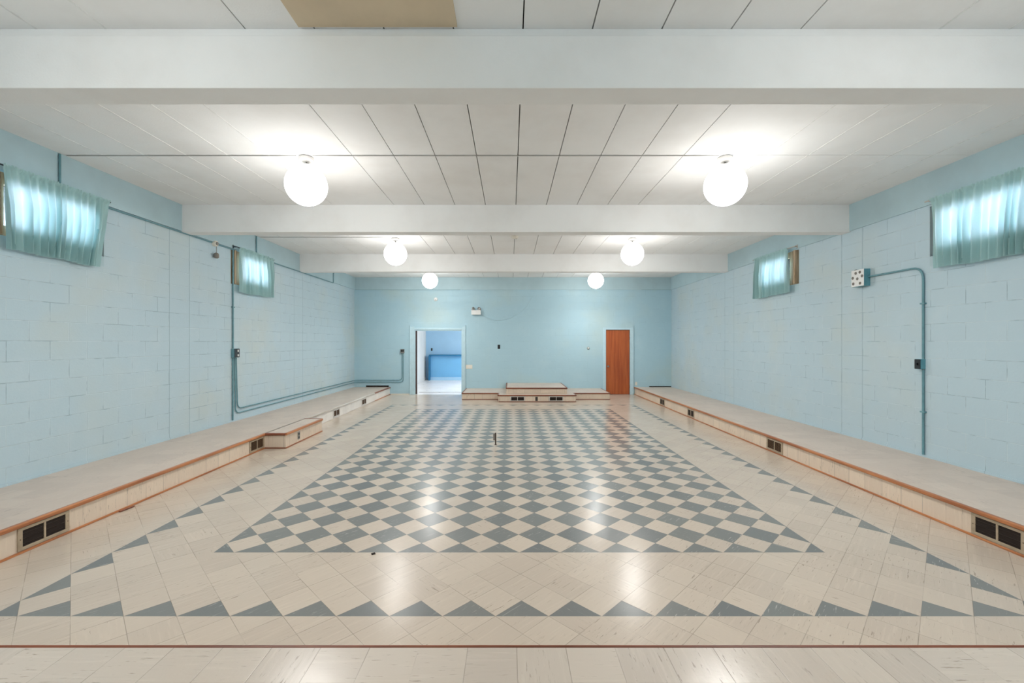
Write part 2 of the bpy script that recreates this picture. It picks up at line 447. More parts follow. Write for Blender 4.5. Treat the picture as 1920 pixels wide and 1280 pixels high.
# ------------------------------------------------------------------ WALLS
def side_wall(name, xi, sgn):
    """xi: inner face, sgn: outward direction"""
    w = MB(); xo = xi + sgn * 0.22; a, b = sorted((xi, xo))
    ys = [YN - .2] + [v for p_ in WIN for v in p_] + [YB + .2]
    w.box(a, b, ys[0], ys[-1], -.15, WZ0)
    for i in range(0, len(ys), 2): w.box(a, b, ys[i], ys[i + 1], WZ0, WZ1)
    w.box(a, b, ys[0], ys[-1], WZ1, ZBAND)
    c, d = sorted((xi - sgn * 0.022, xo))
    w.box(c, d, YN - .2, YB + .2, ZBAND, ZC + .12, 1)
    return struct(w.build(name, [M['block_side'], M['band']]))
side_wall('wall_left', XL, -1); side_wall('wall_right', XR, 1)
DX0, DX1, DZ = -3.08, -1.54, 2.074       # open doorway
EX0, EX1 = 3.06, 3.83                    # wooden door
w = MB()
for (a, b, z0, z1) in ((XL, DX0, -.15, 2.074), (DX1, EX0, -.15, 2.074), (EX1, XR, -.15, 2.074), (XL, XR, 2.074, ZBAND)):
    w.box(a, b, YB, YB + .18, z0, z1)
w.box(XL, XR, YB - .022, YB + .18, ZBAND, ZC + .12, 1)
w.box(XL + .022, -1.6, YB - .0225, YB, ZBAND - .007, ZBAND, 2); w.box(4.2, XR - .022, YB - .0225, YB, ZBAND - .007, ZBAND, 2)  # dark strips painted in as the shadow line under the band
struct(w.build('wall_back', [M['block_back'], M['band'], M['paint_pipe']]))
w = MB(); w.box(XL, XR, YN - .2, YN, -.15, ZC + .12)
struct(w.build('wall_front', [M['block_back']]))

# ------------------------------------------------------------------ CEILING panels
c = MB()
c.box(XL, XR, YN, YB, ZC + .05, ZC + .14, 1)
ylines = [YN, 2.98, 4.87, 6.73, 8.60, 10.43, 12.30, YB]
kk = [k_ for k_ in range(-11, 12) if XL + .1 < .084 + .4625 * k_ < XR - .1]
xl = [XL] + [.084 + .4625 * k_ for k_ in kk] + [XR]; kid = [None] + kk + [None]
for i in range(len(xl) - 1):
    gl_ = 0.0045 if (kid[i] is not None and abs(kid[i]) <= 4) else 0.0
    gr_ = 0.0045 if (kid[i + 1] is not None and abs(kid[i + 1]) <= 4) else 0.0
    for j in range(len(ylines) - 1):
        c.box(xl[i] + gl_, xl[i + 1] - gr_, ylines[j] + .003, ylines[j + 1] - .003, ZC, ZC + .051, 0)
for k_ in kk:
    if abs(k_) > 5:
        x_ = .084 + .4625 * k_
        for j in range(len(ylines) - 1): c.box(x_ - .007, x_ + .007, ylines[j] + .003, ylines[j + 1] - .003, ZC - .003, ZC + .01, 2)
struct(c.build('ceiling', [M['ceiling'], M['gap'], M['filler']]))
for i, (a, b) in enumerate(BEAMS):
    m = MB(); m.box(XL, XR, a, b, ZB, ZC - (.065 if i == 0 else 0))
    if i == 0: m.box(XL, XR, a + .03, b - .03, ZC - .065, ZC)
    o = struct(m.build('ceiling_beam', M['beam'], bevel=.004))
m = MB(); m.box(-1.395, -.35, YN + .01, 2.88, ZC - .012, ZC - .0005)
tag(m.build('ceiling_board', M['tan']), 'tan unpainted board patched into the ceiling in front of the nearest beam', 'board')

# ------------------------------------------------------------------ BACK ROOM seen through the doorway
AX0, AX1, AY = -3.79, 0.6, 19.6
m = MB(); straight_tiles(m, (AX0, AX1, YB + .18, AY), lambda x, y: (x, y, 0.0)); straight_tiles(m, (DX0, DX1, YB, YB + .18), lambda x, y: (x, y, 0.0))
m.box(AX0, AX1, YB + .09, AY, -.15, -.002)
struct(m.build('floor', M['annex_floor']))
m = MB(); m.box(AX0 - .1, AX0, YB + .18, AY + .1, -.15, 2.8); m.box(AX0, AX0 + .015, YB + .2, AY, 0, .12)
struct(m.build('wall_annex_left', M['annex_white']))
m = MB(); m.box(AX0, AX1, AY, AY + .1, -.15, 2.8); struct(m.build('wall_annex_back', M['annex_blue']))
m = MB(); m.box(AX1, AX1 + .1, YB + .18, AY + .1, -.15, 2.8); struct(m.build('wall_annex_right', M['annex_white']))
m = MB(); m.box(AX0 - .1, AX1 + .1, YB + .18, AY + .1, 2.8, 2.9); struct(m.build('ceiling', M['annex_white']))
m = MB(); m.box(DX0 + .03, DX1, YB + .60, YB + .63, 0.0, .006); struct(m.build('trim_1', M['grey_metal']))
# bar counter against the blue wall
t = thing('bar_counter', 'blue bar counter with a darker rail seen through the open doorway', 'counter', (-2.1, 19.3, 0))
m = MB(); m.box(-1.48, 2.4, -.12, .285, 1.07, 1.135); m.build('countertop', M['annex_teal'], t, .006)
m = MB(); m.box(-1.42, 2.4, .0, .285, .14, 1.069); m.build('front_panel', M['annex_blue2'], t)
m = MB(); m.box(-1.50, -1.425, -.10, .285, 0, 1.069); m.build('end_post', M['annex_teal'], t, .004)
m = MB(); m.box(-1.424, 2.4, -.02, .285, 0, .139); m.build('kick_board', M['annex_blue'], t)
t = thing('wall_switch', 'small dark switch on the blue wall above the bar counter in the back room', 'switch', ((809.5 - 957) / 820 * 19.6, 19.6, 1.664 - 13 / 820 * 19.6))
m = MB(); m.box(-.035, .035, -.012, 0, -.06, .06); m.build('plate', M['black'], t, .003)
m = MB(); m.box(-.008, .008, -.026, -.012, -.014, .014); m.build('toggle', M['black'], t)
# lamp of the back room
def globe_lamp(x, y, z, label, group, r=.225, first=[None]):
    if first[0] is None:
        t = thing('globe_lamp', label, 'ceiling lamp', (x, y, z), 0, group)
        m = MB(); m.lathe([(.062, 0), (.078, -.006), (.084, -.02), (.082, -.04), (.06, -.052), (.015, -.058)]); m.build('canopy', M['lamp_metal'], t)
        m = MB(); m.lathe([(.0085, -.055), (.0085, -.096)], n=12); m.build('stem', M['grey_metal'], t)
        m = MB(); m.lathe([(.02, -.080), (.062, -.092), (.07, -.098), (.062, -.104)], n=24); m.build('globe_collar', M['lamp_metal'], t)
        m = MB(); c_ = -.093 - r
        m.lathe([(max(.002, r * math.sin(PI * i / 24)), c_ + r * math.cos(PI * i / 24)) for i in range(25)], n=48); m.build('globe', M['globe'], t)
        for kind_, watts in (('POINT', LAMP_ROUND_W), ('SPOT', LAMP_DOWN_W)):
            li = bpy.data.lights.new('lamp_light', kind_); li.energy = watts; li.color = (1.0, 0.985, 0.955)
            li.shadow_soft_size = .12
            if kind_ == 'SPOT': li.spot_size = math.radians(176); li.spot_blend = 0.9
            lo = bpy.data.objects.new('lamp_light', li); C.objects.link(lo); lo.parent = t; lo.location = (0, 0, c_ - r - .125)
        first[0] = t
        return t
    t = copy_tree(first[0]); t.location = (x, y, z); tag(t, label, 'ceiling lamp'); t['group'] = group
    return t
G = 'white globe lamps on the hall ceiling'
rows = [(4.93, ('large', 'nearest pair in view, hanging left'), ('large', 'nearest pair in view, hanging right'))]
globe_lamp(-2.30, 4.93, ZC, 'largest lit white globe lamp on the left, between the first two beams', G)
globe_lamp(2.42, 4.93, ZC, 'largest lit white globe lamp on the right, between the first two beams', G)
globe_lamp(-2.30, 8.75, ZC, 'lit white globe lamp on the left, middle one between second and third beam', G)
globe_lamp(2.44, 8.75, ZC, 'lit white globe lamp on the right, middle one between second and third beam', G)
globe_lamp(-2.30, 12.5, ZC, 'smallest lit white globe lamp on the left, nearest the back wall above the doorway', G)
globe_lamp(2.44, 12.5, ZC, 'smallest lit white globe lamp on the right, nearest the back wall above the wooden door', G)
globe_lamp(-2.30, 1.15, ZC, 'white globe lamp on the left in the bay over the front platform', G)
globe_lamp(2.44, 1.15, ZC, 'white globe lamp on the right in the bay over the front platform', G)
globe_lamp(-1.0, 15.6, 2.8, 'white globe lamp on the ceiling of the back room, left one', 'white globe lamps of the back room')
globe_lamp(-.6, 18.0, 2.8, 'white globe lamp on the ceiling of the back room, right one', 'white globe lamps of the back room')

# ------------------------------------------------------------------ DOORS
t = bpy.data.objects.new('door_1', None); C.objects.link(t); t.location = (0, YB, 0); struct(t)
m = MB()
m.box(DX0 - .13, DX0, -.022, 0, 0, DZ + .10); m.box(DX1, DX1 + .09, -.022, 0, 0, DZ + .10); m.box(DX0, DX1, -.022, 0, DZ, DZ + .055)
m.box(DX0 - .145, DX0 - .13, -.034, 0, 0, DZ + .15); m.box(DX1 + .09, DX1 + .105, -.034, 0, 0, DZ + .15)
m.build('door_casing', M['trim_paint'], t, .003)
m = MB(); m.box(DX0, DX0 + .03, 0, .17, 0, DZ); m.box(DX1 - .03, DX1, 0, .17, 0, DZ); m.box(DX0 + .03, DX1 - .03, 0, .17, DZ - .03, DZ)
m.build('door_jamb', M['trim_paint'], t)
m = MB(); m.box(DX0 + .03, DX0 + .075, .045, .085, .005, DZ - .03); m.build('door_stop', M['jamb_dark'], t)
t = bpy.data.objects.new('door_2', None); C.objects.link(t); t.location = (0, YB, 0); struct(t)
m = MB()
m.box(EX0 - .10, EX0, -.022, 0, 0, DZ + .07); m.box(EX1, EX1 + .10, -.022, 0, 0, DZ + .07); m.box(EX0, EX1, -.022, 0, DZ, DZ + .06)
m.box(EX1 + .10, EX1 + .115, -.034, 0, .05, DZ + .14)
m.build('door_casing', M['trim_paint'], t, .003)
m = MB(); m.box(EX0 + .012, EX1 - .012, .012, .052, .006, DZ - .012); m.build('door_leaf', M['door_wood'], t, .002)
m = MB(); m.box(EX0, EX1, .055, .17, 0, DZ); m.build('door_backing', M['dark'], t)
m = MB(); m.lathe([(.030, .012), (.030, .006), (.012, .002), (.012, -.030), (.024, -.038), (.030, -.052), (.024, -.066), (.006, -.070)], (EX0 + .07, 0, .90), 20, 'Y'); m.build('door_knob', M['grey_metal'], t)
for z_ in (.25, 1.80):
    m = MB(); m.tube([(EX1 - .008, .006, z_ - .045), (EX1 - .008, .006, z_ + .045)], .006, 8); m.build('hinge', M['grey_metal'], t)

# ------------------------------------------------------------------ WINDOWS, RODS, CURTAINS
def window(idx, xi, sgn, y0, y1):
    t = bpy.data.objects.new('window_%d' % idx, None); C.objects.link(t); t.location = (xi, (y0 + y1) / 2, WZ0); struct(t)
    hw = (y1 - y0) / 2; H = WZ1 - WZ0; s = sgn; TR = .11; NR = .19 if idx in (2, 4) else .06
    def bx(m, xa, xb, *r):
        a, b = sorted((s * xa, s * xb)); m.box(a, b, *r)
    m = MB(); f0, f1 = -hw + .07, hw - .07
    for (a, b) in ((f0, f0 + .022), (f0 + .03, f0 + .05), (f1 - .04, f1)): bx(m, -.03, -.001, a, b, .13, H - .002)
    bx(m, .0, .06, f0, f0 + NR, .12, H - .002); bx(m, .0, .06, f1 - .12, f1, .12, H - .002)
    bx(m, .0, .06, f0 + NR, f1 - .12, .12, .22); bx(m, .0, .06, f0 + NR, f1 - .12, H - TR, H - .002)
    bx(m, .02, .05, -.02, .02, .22, H - TR)
    m.build('window_frame', M['frame_wood'], t, .002)
    m = MB(); bx(m, .03, .036, f0 + NR, -.02, .22, H - TR); bx(m, .03, .036, .02, f1 - .12, .22, H - TR); m.build('window_pane', M['glass'], t)
    m = MB(); bx(m, .0, .18, -hw, hw, 0, .12); bx(m, .05, .18, -hw, f0, .12, H); bx(m, .05, .18, f1, hw, .12, H)
    m.build('window_sill', M['band'], t)
    return t
window(1, XL, -1, *WIN[0]); window(2, XL, -1, *WIN[1]); window(3, XR, 1, *WIN[0]); window(4, XR, 1, *WIN[1])

def rod(xi, sgn, y0, y1, z, mat, label):
    t = thing('curtain_rod', label, 'curtain rod', (xi - sgn * .08, (y0 + y1) / 2, z), 0, 'curtain rods on the side walls')
    L = (y1 - y0) / 2
    m = MB(); m.tube([(0, -L, 0), (0, L, 0)], .008, 10); m.build('rod', M[mat], t)
    for e in (-L + .05, L - .05):
        m = MB(); a, b = sorted((0, sgn * .057)); m.box(a, b, e - .008, e + .008, -.012, .004)
        a, b = sorted((sgn * .05, sgn * .057)); m.box(a, b, e - .014, e + .014, -.03, .03); m.build('bracket', M[mat], t)
    return t
def curtain(xi, sgn, top, bot, ztop, zbot, label, seed, nf=11, gather=None):
    """top/bot: (y0, y1) extents at the heading and at the hem"""
    rr = random.Random(seed); nu, nv = 190, 40
    ph = [rr.uniform(0, 6.28) for _ in range(8)]
    # irregular fold spacing
    ctrl = [0.0]
    for i in range(nf): ctrl.append(ctrl[-1] + rr.uniform(.5, 1.6))
    tot = ctrl[-1]
    def phase(u):
        x = u * tot
        for i in range(nf):
            if x <= ctrl[i + 1]: return (i + (x - ctrl[i]) / (ctrl[i + 1] - ctrl[i])) * 2 * PI
        return nf * 2 * PI
    amps = [rr.uniform(.45, 1.25) for _ in range(nf + 2)]
    L = ztop - zbot; vv = []
    for j in range(nv + 1):
        v = j / nv
        for i in range(nu + 1):
            u = i / nu; p = phase(u); am = amps[int(p / 2 / PI)] * (1 - (p / 2 / PI) % 1) + amps[int(p / 2 / PI) + 1] * ((p / 2 / PI) % 1)
            p2 = p + .5 * math.sin(v * 2.2 + ph[0] + u * 5)
            sn = math.sin(p2); fold = (sn if sn > 0 else -abs(sn) ** .6) * am
            fine = math.sin(p * 3.1 + ph[1]) * .5 + math.sin(p * 5.3 + ph[2]) * .35
            hd = math.exp(-v * 9)
            x = .085 + (.010 + .038 * min(1, v * 2.2)) * fold + .008 * fine * hd + .004 * math.sin(v * 7 + u * 9 + ph[3]) * v
            if v < .05: x = .100 + .006 * math.sin(p * 2.3 + ph[4]) + .004 * fine
            x = max(x, .036 + .012 * (1 - v))
            y0 = top[0] * (1 - v) + bot[0] * v; y1 = top[1] * (1 - v) + bot[1] * v
            y = y0 + (y1 - y0) * u + .012 * math.cos(p2) * am * v
            z = ztop + .016 - (L + .016) * v
            if j == nv or v > .9: z += .008 * math.sin(u * 4 + ph[5]) + .006 * math.sin(u * 13 + ph[6])
            if v < .03: z += .008 * math.sin(p * 1.7 + ph[7])
            vv.append((-sgn * (x - .06), y - (top[0] + top[1]) / 2, z - zbot))
    fs = [(j * (nu + 1) + i, j * (nu + 1) + i + 1, (j + 1) * (nu + 1) + i + 1, (j + 1) * (nu + 1) + i) for j in range(nv) for i in range(nu)]
    m = MB(); m.add(vv, fs, 0, True); o = m.build('curtain', M['curtain'])
    o.location = (xi - sgn * .06, (top[0] + top[1]) / 2, zbot)
    return tag(o, label, 'curtain', 'short sea green curtains over the high windows')
rod(XL, -1, 4.05, 5.38, 3.385, 'rod', 'dark rod of the large gathered curtain nearest on the left wall')
rod(XL, -1, 7.80, 9.12, 3.385, 'rod', 'dark rod of the smaller curtain further along the left wall')
rod(XR, 1, 4.05, 5.36, 3.385, 'rod_pale', 'pale rod sticking out past the large curtain nearest on the right wall')
rod(XR, 1, 7.78, 9.16, 3.385, 'rod_pale', 'pale rod over the smaller curtain further along the right wall')
curtain(XL, -1, (4.23, 5.36), (4.27, 5.22), 3.385, 2.575, 'large sea green curtain nearest on the left wall, cut by the picture edge', 3, 15)
curtain(XL, -1, (7.93, 9.08), (7.95, 9.10), 3.385, 2.585, 'small sea green curtain on the left wall, behind the vertical pipe', 11, 12)
curtain(XR, 1, (4.10, 5.28), (4.16, 5.24), 3.385, 2.555, 'large sea green curtain nearest on the right wall, beyond the pipe bend', 23, 15)
curtain(XR, 1, (8.00, 9.10), (7.96, 9.12), 3.385, 2.575, 'small sea green curtain on the right wall beside a bare wooden frame strip', 31, 13)

# ------------------------------------------------------------------ PLATFORMS
def seg_box(m, p, q, out, t0, t1, z0, z1, ext0=0, ext1=0, r=0.0):
    """box along the straight edge p->q; from -t0 (inside) to t1 (outside, direction out)"""
    (ax, ay), (bx_, by) = p, q
    if abs(ax - bx_) < 1e-6:
        ys = sorted((ay, by)); xs = sorted((ax - out[0] * t0, ax + out[0] * t1))
        (m.rbox if r else m.box)(xs[0], xs[1], ys[0] - ext0, ys[1] + ext1, z0, z1, *([r, 1] if r else []))
    else:
        xs = sorted((ax, bx_)); ys = sorted((ay - out[1] * t0, ay + out[1] * t1))
        (m.rbox if r else m.box)(xs[0] - ext0, xs[1] + ext1, ys[0], ys[1], z0, z1, *([r, 0] if r else []))
def riser_tiles(m, p, q, out, z0, z1, off=0.0):
    (ax, ay), (bx_, by) = p, q
    if abs(ax - bx_) < 1e-6:
        s = sorted((ay, by)); straight_tiles(m, (s[0], s[1], z0, z1), lambda a, b: (ax, a, b), off, z0, 0 if False else 1)
    else:
        s = sorted((ax, bx_)); straight_tiles(m, (s[0], s[1], z0, z1), lambda a, b: (a, ay, b), off, z0, 1)

NT = .034
def edge_parts(t, segs, h, nd=.018):
    """segs: (p, q, outward, nosing material, riser material, trim material)"""
    for (p, q, out, nm, rm, tm) in segs:
        m = MB(); riser_tiles(m, p, q, out, 0.0, h - NT, random.random() * TS)
        m2 = MB(); seg_box(m, p, q, out, .02, -.001, 0, h - NT, -.004, -.004)
        m.build('riser', M[rm], t)
        m = MB(); seg_box(m, p, q, out, nd, .022, h - NT, h + .003, 0, 0, .010); m.build('nosing', M[nm], t)
        m = MB(); seg_box(m, p, q, out, -.0005, .012, 0, .02, 0, 0, .004); m.build('base_trim', M[tm], t)
# left
LX, LB, RX = -3.86, -3.53, 3.98
BY0, BY1 = 6.87, 8.19
t = thing('wall_platform', 'low tiled platform with brown edging along the left wall, with a bumped out section', 'platform')
m = MB()
for r_ in ((XL, LX + .018, 2.06, YB), (LX - .0, LB - .018, BY0 + .018, BY1 - .018)):
    straight_tiles(m, r_, lambda x, y: (x, y, HP), 0, .1); m.box(r_[0], r_[1] - .002, r_[2], r_[3], HP - .03, HP - .001)
m.build('platform_top', M['platform'], t)
E = (1, 0)
edge_parts(t, [((LX, 2.062), (LX, BY0), E, 'nosing', 'riser', 'nosing'), ((LX, BY0), (LB - .0, BY0), (0, -1), 'nosing_dark', 'riser', 'nosing_dark'),
               ((LB, BY0), (LB, BY1), E, 'nosing', 'riser', 'nosing'), ((LX, BY1), (LB, BY1), (0, 1), 'nosing_dark', 'riser', 'nosing_dark'),
               ((LX, BY1), (LX, 12.4), E, 'nosing_pale', 'riser_white', 'nosing_pale'), ((LX, 12.4), (LX, YB - .001), E, 'nosing_dark', 'riser_white', 'nosing')], HP)
# right
t = thing('wall_platform', 'long straight tiled platform with brown edging along the right wall', 'platform')
m = MB(); straight_tiles(m, (RX + .018, XR, 2.06, YB), lambda x, y: (x, y, HP), .05, .1); m.box(RX + .02, XR, 2.06, YB, HP - .03, HP - .001)
m.build('platform_top', M['platform'], t)
edge_parts(t, [((RX, 2.062), (RX, YB - .001), (-1, 0), 'nosing', 'riser', 'nosing')], HP)
# near platform under the viewer
t = thing('front_platform', 'wide cream tiled platform across the foreground with a thin brown edge', 'platform')
m = MB(); straight_tiles(m, (XL + .003, XR - .003, YN + .022, 2.042), lambda x, y: (x, y, HP), .03, .0); m.box(XL + .003, XR - .003, YN + .022, 2.04, HP - .03, HP - .001)
m.build('platform_top', M['floor_near'], t)
edge_parts(t, [((XL, 2.04), (XR, 2.04), (0, 1), 'nosing_dark', 'riser', 'nosing_x')], HP, -.005)
# centre stage by the back wall
t = thing('stepped_platform', 'low stepped stage against the back wall between doorway and wooden door', 'platform')
h1 = .20
m = MB()
for r_ in ((-1.39, 2.88, 12.748, YB - .002), (-.33, 1.82, 12.248, 12.748)):
    straight_tiles(m, r_, lambda x, y: (x, y, h1), .02, .05); m.box(r_[0] + .02, r_[1] - .02, r_[2], r_[3], h1 - .03, h1 - .001)
m.build('platform_top', M['platform'], t)
edge_parts(t, [((-1.40, 12.73), (-.33, 12.73), (0, -1), 'nosing_dark', 'riser', 'nosing_dark'), ((1.82, 12.73), (2.89, 12.73), (0, -1), 'nosing_dark', 'riser', 'nosing_dark'),
               ((-.33, 12.23), (1.82, 12.23), (0, -1), 'nosing_dark', 'riser', 'nosing_dark'), ((-.34, 12.23), (-.34, 12.73), (-1, 0), 'nosing_dark', 'riser', 'nosing_dark'),
               ((1.83, 12.23), (1.83, 12.73), (1, 0), 'nosing_dark', 'riser', 'nosing_dark'), ((-1.40, 12.73), (-1.40, YB - .036), (-1, 0), 'nosing_dark', 'riser', 'nosing_dark'),
               ((2.89, 12.73), (2.89, YB - .036), (1, 0), 'nosing_dark', 'riser', 'nosing_dark')], h1)
t = thing('podium', 'small tiled top step standing on the middle of the stepped stage', 'platform', (0, 0, h1 + .0035))
m = MB(); straight_tiles(m, (-.10, 1.60, 12.52, YB - .002), lambda x, y: (x, y, .17), .0, .05); m.box(-.08, 1.58, 12.53, YB - .002, .14, .169)
m.build('platform_top', M['platform'], t)
edge_parts(t, [((-.11, 12.5), (1.61, 12.5), (0, -1), 'nosing_dark', 'riser', 'riser'), ((-.11, 12.5), (-.11, YB - .002), (-1, 0), 'nosing_dark', 'riser', 'riser'),
               ((1.61, 12.5), (1.61, YB - .002), (1, 0), 'nosing_dark', 'riser', 'riser')], .17)
# dark strips at the far ends of the platforms
m = MB(); m.box(-4.62, -3.90, YB - .02, YB, HP + .001, HP + .05); struct(m.build('baseboard_back', M['dark']))
m = MB(); m.box(4.45, XR, YB - .02, YB, HP + .001, HP + .025); struct(m.build('baseboard_back', M['dark']))
m = MB(); m.box(XL, XL + .012, 2.04, YB - .02, HP + .0005, HP + .028); struct(m.build('baseboard_left', M['block_side']))
m = MB(); m.box(XR - .012, XR, 2.04, YB - .02, HP + .0005, HP + .028); struct(m.build('baseboard_right', M['block_side']))
m = MB(); m.box(LX + .03, DX0 - .15, YB - .012, YB, 0, .03); struct(m.build('baseboard_back', M['cream']))

# ------------------------------------------------------------------ AIR REGISTERS in the risers
def register(loc, rz, w, z0, z1, label, mat='reg_metal', style='dark'):
    t = thing('air_register', label, 'air vent', loc, rz, 'air registers in the platform fronts')
    h = z1 - z0; b = .028
    m = MB(); y0, y1 = -.010, -.001
    m.box(-w / 2, w / 2, y0, y1, 0, b * .9); m.box(-w / 2, w / 2, y0, y1, h - b * .8, h)
    m.box(-w / 2, -w / 2 + b * 1.2, y0, y1, b * .9, h - b * .8); m.box(w / 2 - b * 1.2, w / 2, y0, y1, b * .9, h - b * .8)
    m.box(-.008, .008, y0, y1, b * .9, h - b * .8)
    m.build('register_frame', M[mat], t, .002)
    m = MB(); m.box(-w / 2 + b, w / 2 - b, -.003, -.0005, b * .7, h - b * .6); m.build('opening', M['dark'], t)
    n = 3 if style == 'dark' else 7
    m = MB()
    for sx in (-1, 1):
        xa, xb = sorted((sx * .01, sx * (w / 2 - b * 1.25)))
        for i in range(n):
            z = b + (h - 2 * b) * (i + .5) / n; m.box(xa, xb, -.0075, -.0035, z - .0018, z + .0018)
        if style == 'grid':
            for i in range(1, 6):
                x = xa + (xb - xa) * i / 6; m.box(x - .0015, x + .0015, -.0075, -.0035, b, h - b)
    m.build('louvres', M['louvre_dark' if style == 'dark' else 'louvre'], t)
    for sx in (-1, 1):
        m = MB(); m.lathe([(.004, -.010), (.0035, -.0125), (.001, -.013)], (sx * (w / 2 - .016), 0, h / 2), 10, 'Y'); m.build('screw', M['screw'], t)
    return t
L90, R90 = PI / 2, -PI / 2
register((LX, 3.62, .024), L90, .40, 0, .178, 'large brown register at near end of left platform riser')
register((LX, 6.655, .024), L90, .38, 0, .176, 'brown register on the left platform tucked beside the bumped out corner', style='grid')
register((LX, 9.70, .024), L90, .36, 0, .165, 'pale register on the whitish left riser just past the bump', 'reg_white', 'grid')
register((LX, 11.52, .024), L90, .36, 0, .165, 'far pale register on the left platform, nearest the back wall', 'reg_white', 'grid')
register((RX, 3.57, .024), R90, .40, 0, .178, 'large brown register at near end of right platform riser')
register((RX, 6.585, .024), R90, .40, 0, .176, 'tan register in the right riser, second from the viewer', style='grid')
register((RX, 9.635, .024), R90, .36, 0, .17, 'dark register in the right riser, third from the viewer')
register((RX, 11.45, .024), R90, .36, 0, .17, 'dark small looking register in the right riser nearest the back wall')
register((.20, 12.23, .022), 0, .42, 0, .142, 'dark double register on the left of the stepped stage front', 'reg_white')
register((1.28, 12.23, .022), 0, .42, 0, .142, 'dark double register on the right of the stepped stage front', 'reg_white')

# ------------------------------------------------------------------ small electrical things (local: x width, -y out of the wall)
def outlet(loc, rz, label, plate='black', w=.07, h=.115, depth=.006, recept='black', cat='outlet', name='power_outlet', n=2):
    t = thing(name, label, cat, loc, rz)
    m = MB(); m.rbox(-w / 2, w / 2, -depth, 0, -h / 2, h / 2, .006, 1); m.build('plate', M[plate], t)
    for s_ in ((-1, 1) if n == 2 else (0,)):
        m = MB(); m.rbox(-.016, .016, -depth - .003, -depth, s_ * .028 - .014, s_ * .028 + .014, .008, 1); m.build('socket', M[recept], t)
    return t
outlet((LB, 7.29, .115), L90, 'small grey outlet on the face of the bumped out platform section', 'grey_metal', .075, .12)
outlet((.73, 12.23, .09), 0, 'small brown outlet between the two registers of the stepped stage', 'brown_metal', .07, .11)
outlet(((935.5 - 957) / 58.5, YB, 1.664 - 8 / 58.5), 0, 'black switch plate alone on the back wall above the stepped stage', 'black', .08, .13, cat='switch', name='wall_switch', n=1)
outlet((3.97 + .06, YB, 1.664 - 77 / 58.5), 0, 'small cream outlet low on the back wall right of the wooden door', 'cream', .07, .11, recept='cream')
t = outlet(((879.5 - 957) / 58.5, YB, 1.664 - 45.5 / 58.5), 0, 'wide cream switch plate beside the doorway trim', 'cream', .21, .13, recept='white_plastic', cat='switch', name='wall_switch')
# thermostat
t = thing('thermostat', 'small round grey thermostat on the back wall left of the wooden door', 'thermostat', ((1103 - 957) / 58.5, YB, 1.664 - 10.5 / 58.5))
m = MB(); m.lathe([(.042, 0), (.042, -.014), (.036, -.02)], (0, 0, 0), 28, 'Y'); m.build('body', M['grey_metal'], t)
m = MB(); m.lathe([(.026, -.02), (.026, -.03), (.02, -.033)], (0, 0, .004), 28, 'Y'); m.build('dial', M['white_plastic'], t)
# round detectors
t = thing('smoke_detector', 'round white detector high on the back wall above the open doorway', 'smoke detector', ((817 - 957) / 58.5, YB, CAM_Z + 81 / 58.5))
m = MB(); m.lathe([(.062, 0), (.062, -.012), (.055, -.03), (.03, -.038), (.004, -.039)], (0, 0, 0), 32, 'Y'); m.build('body', M['white_plastic'], t)
m = MB(); m.lathe([(.012, -.038), (.012, -.043), (.004, -.045)], (0, 0, -.02), 16, 'Y'); m.build('button', M['grey_metal'], t)
t = thing('smoke_detector', 'round cream detector on the ceiling just past the second beam', 'smoke detector', (.085, 8.60, ZC))
m = MB(); m.lathe([(.075, 0), (.075, -.014), (.062, -.04), (.03, -.048), (.004, -.049)]); m.build('body', M['cream'], t)
m = MB(); m.lathe([(.012, -.047), (.012, -.053), (.004, -.055)], (.03, 0, 0), 16); m.build('button', M['grey_metal'], t)
# emergency light
t = thing('emergency_light', 'white twin headed emergency light box on the back wall right of the doorway', 'emergency light', ((893 - 957) / 58.5, YB, CAM_Z + 52 / 58.5))
m = MB(); m.rbox(-.15, .15, -.11, 0, 0, .145, .012, 1); m.build('battery_box', M['white_plastic'], t)
for sx, rz_ in ((-.085, .5), (.085, -.5)):
    hd = bpy.data.objects.new('lamp_head', None)
    m = MB(); m.lathe([(.016, .12), (.045, .05), (.052, .0), (.050, -.004)], (0, 0, 0), 24, 'Y')
    o = m.build('lamp_head', M['lamp_metal'], t); o.location = (sx, -.07, .20); o.rotation_euler = (-.35, 0, rz_)
    m = MB(); m.lathe([(.046, -.004), (.030, -.012), (.004, -.015)], (0, 0, 0), 24, 'Y'); o2 = m.build('lens', M['grey_metal'], o)
    m = MB(); m.tube([(sx, -.05, .143), (sx, -.05, .175)], .012, 10); m.build('neck', M['grey_metal'], t)
# loose cable
def px(x, y, Y=YB - .008): return ((x - 957) / 820 * Y, Y, CAM_Z + (642 - y) / 820 * Y)
cp = [(903, 589), (910, 593), (918, 597), (928, 600), (938, 600.5), (950, 598), (960, 595), (970, 589), (977, 583), (984, 578), (990, 570), (994, 562), (998, 556)]
m = MB(); m.tube([px(*c_) for c_ in cp], .006, 8); tag(m.build('cable', M['trim_paint']), 'pale painted cable sagging across the back wall from the emergency light', 'cable')

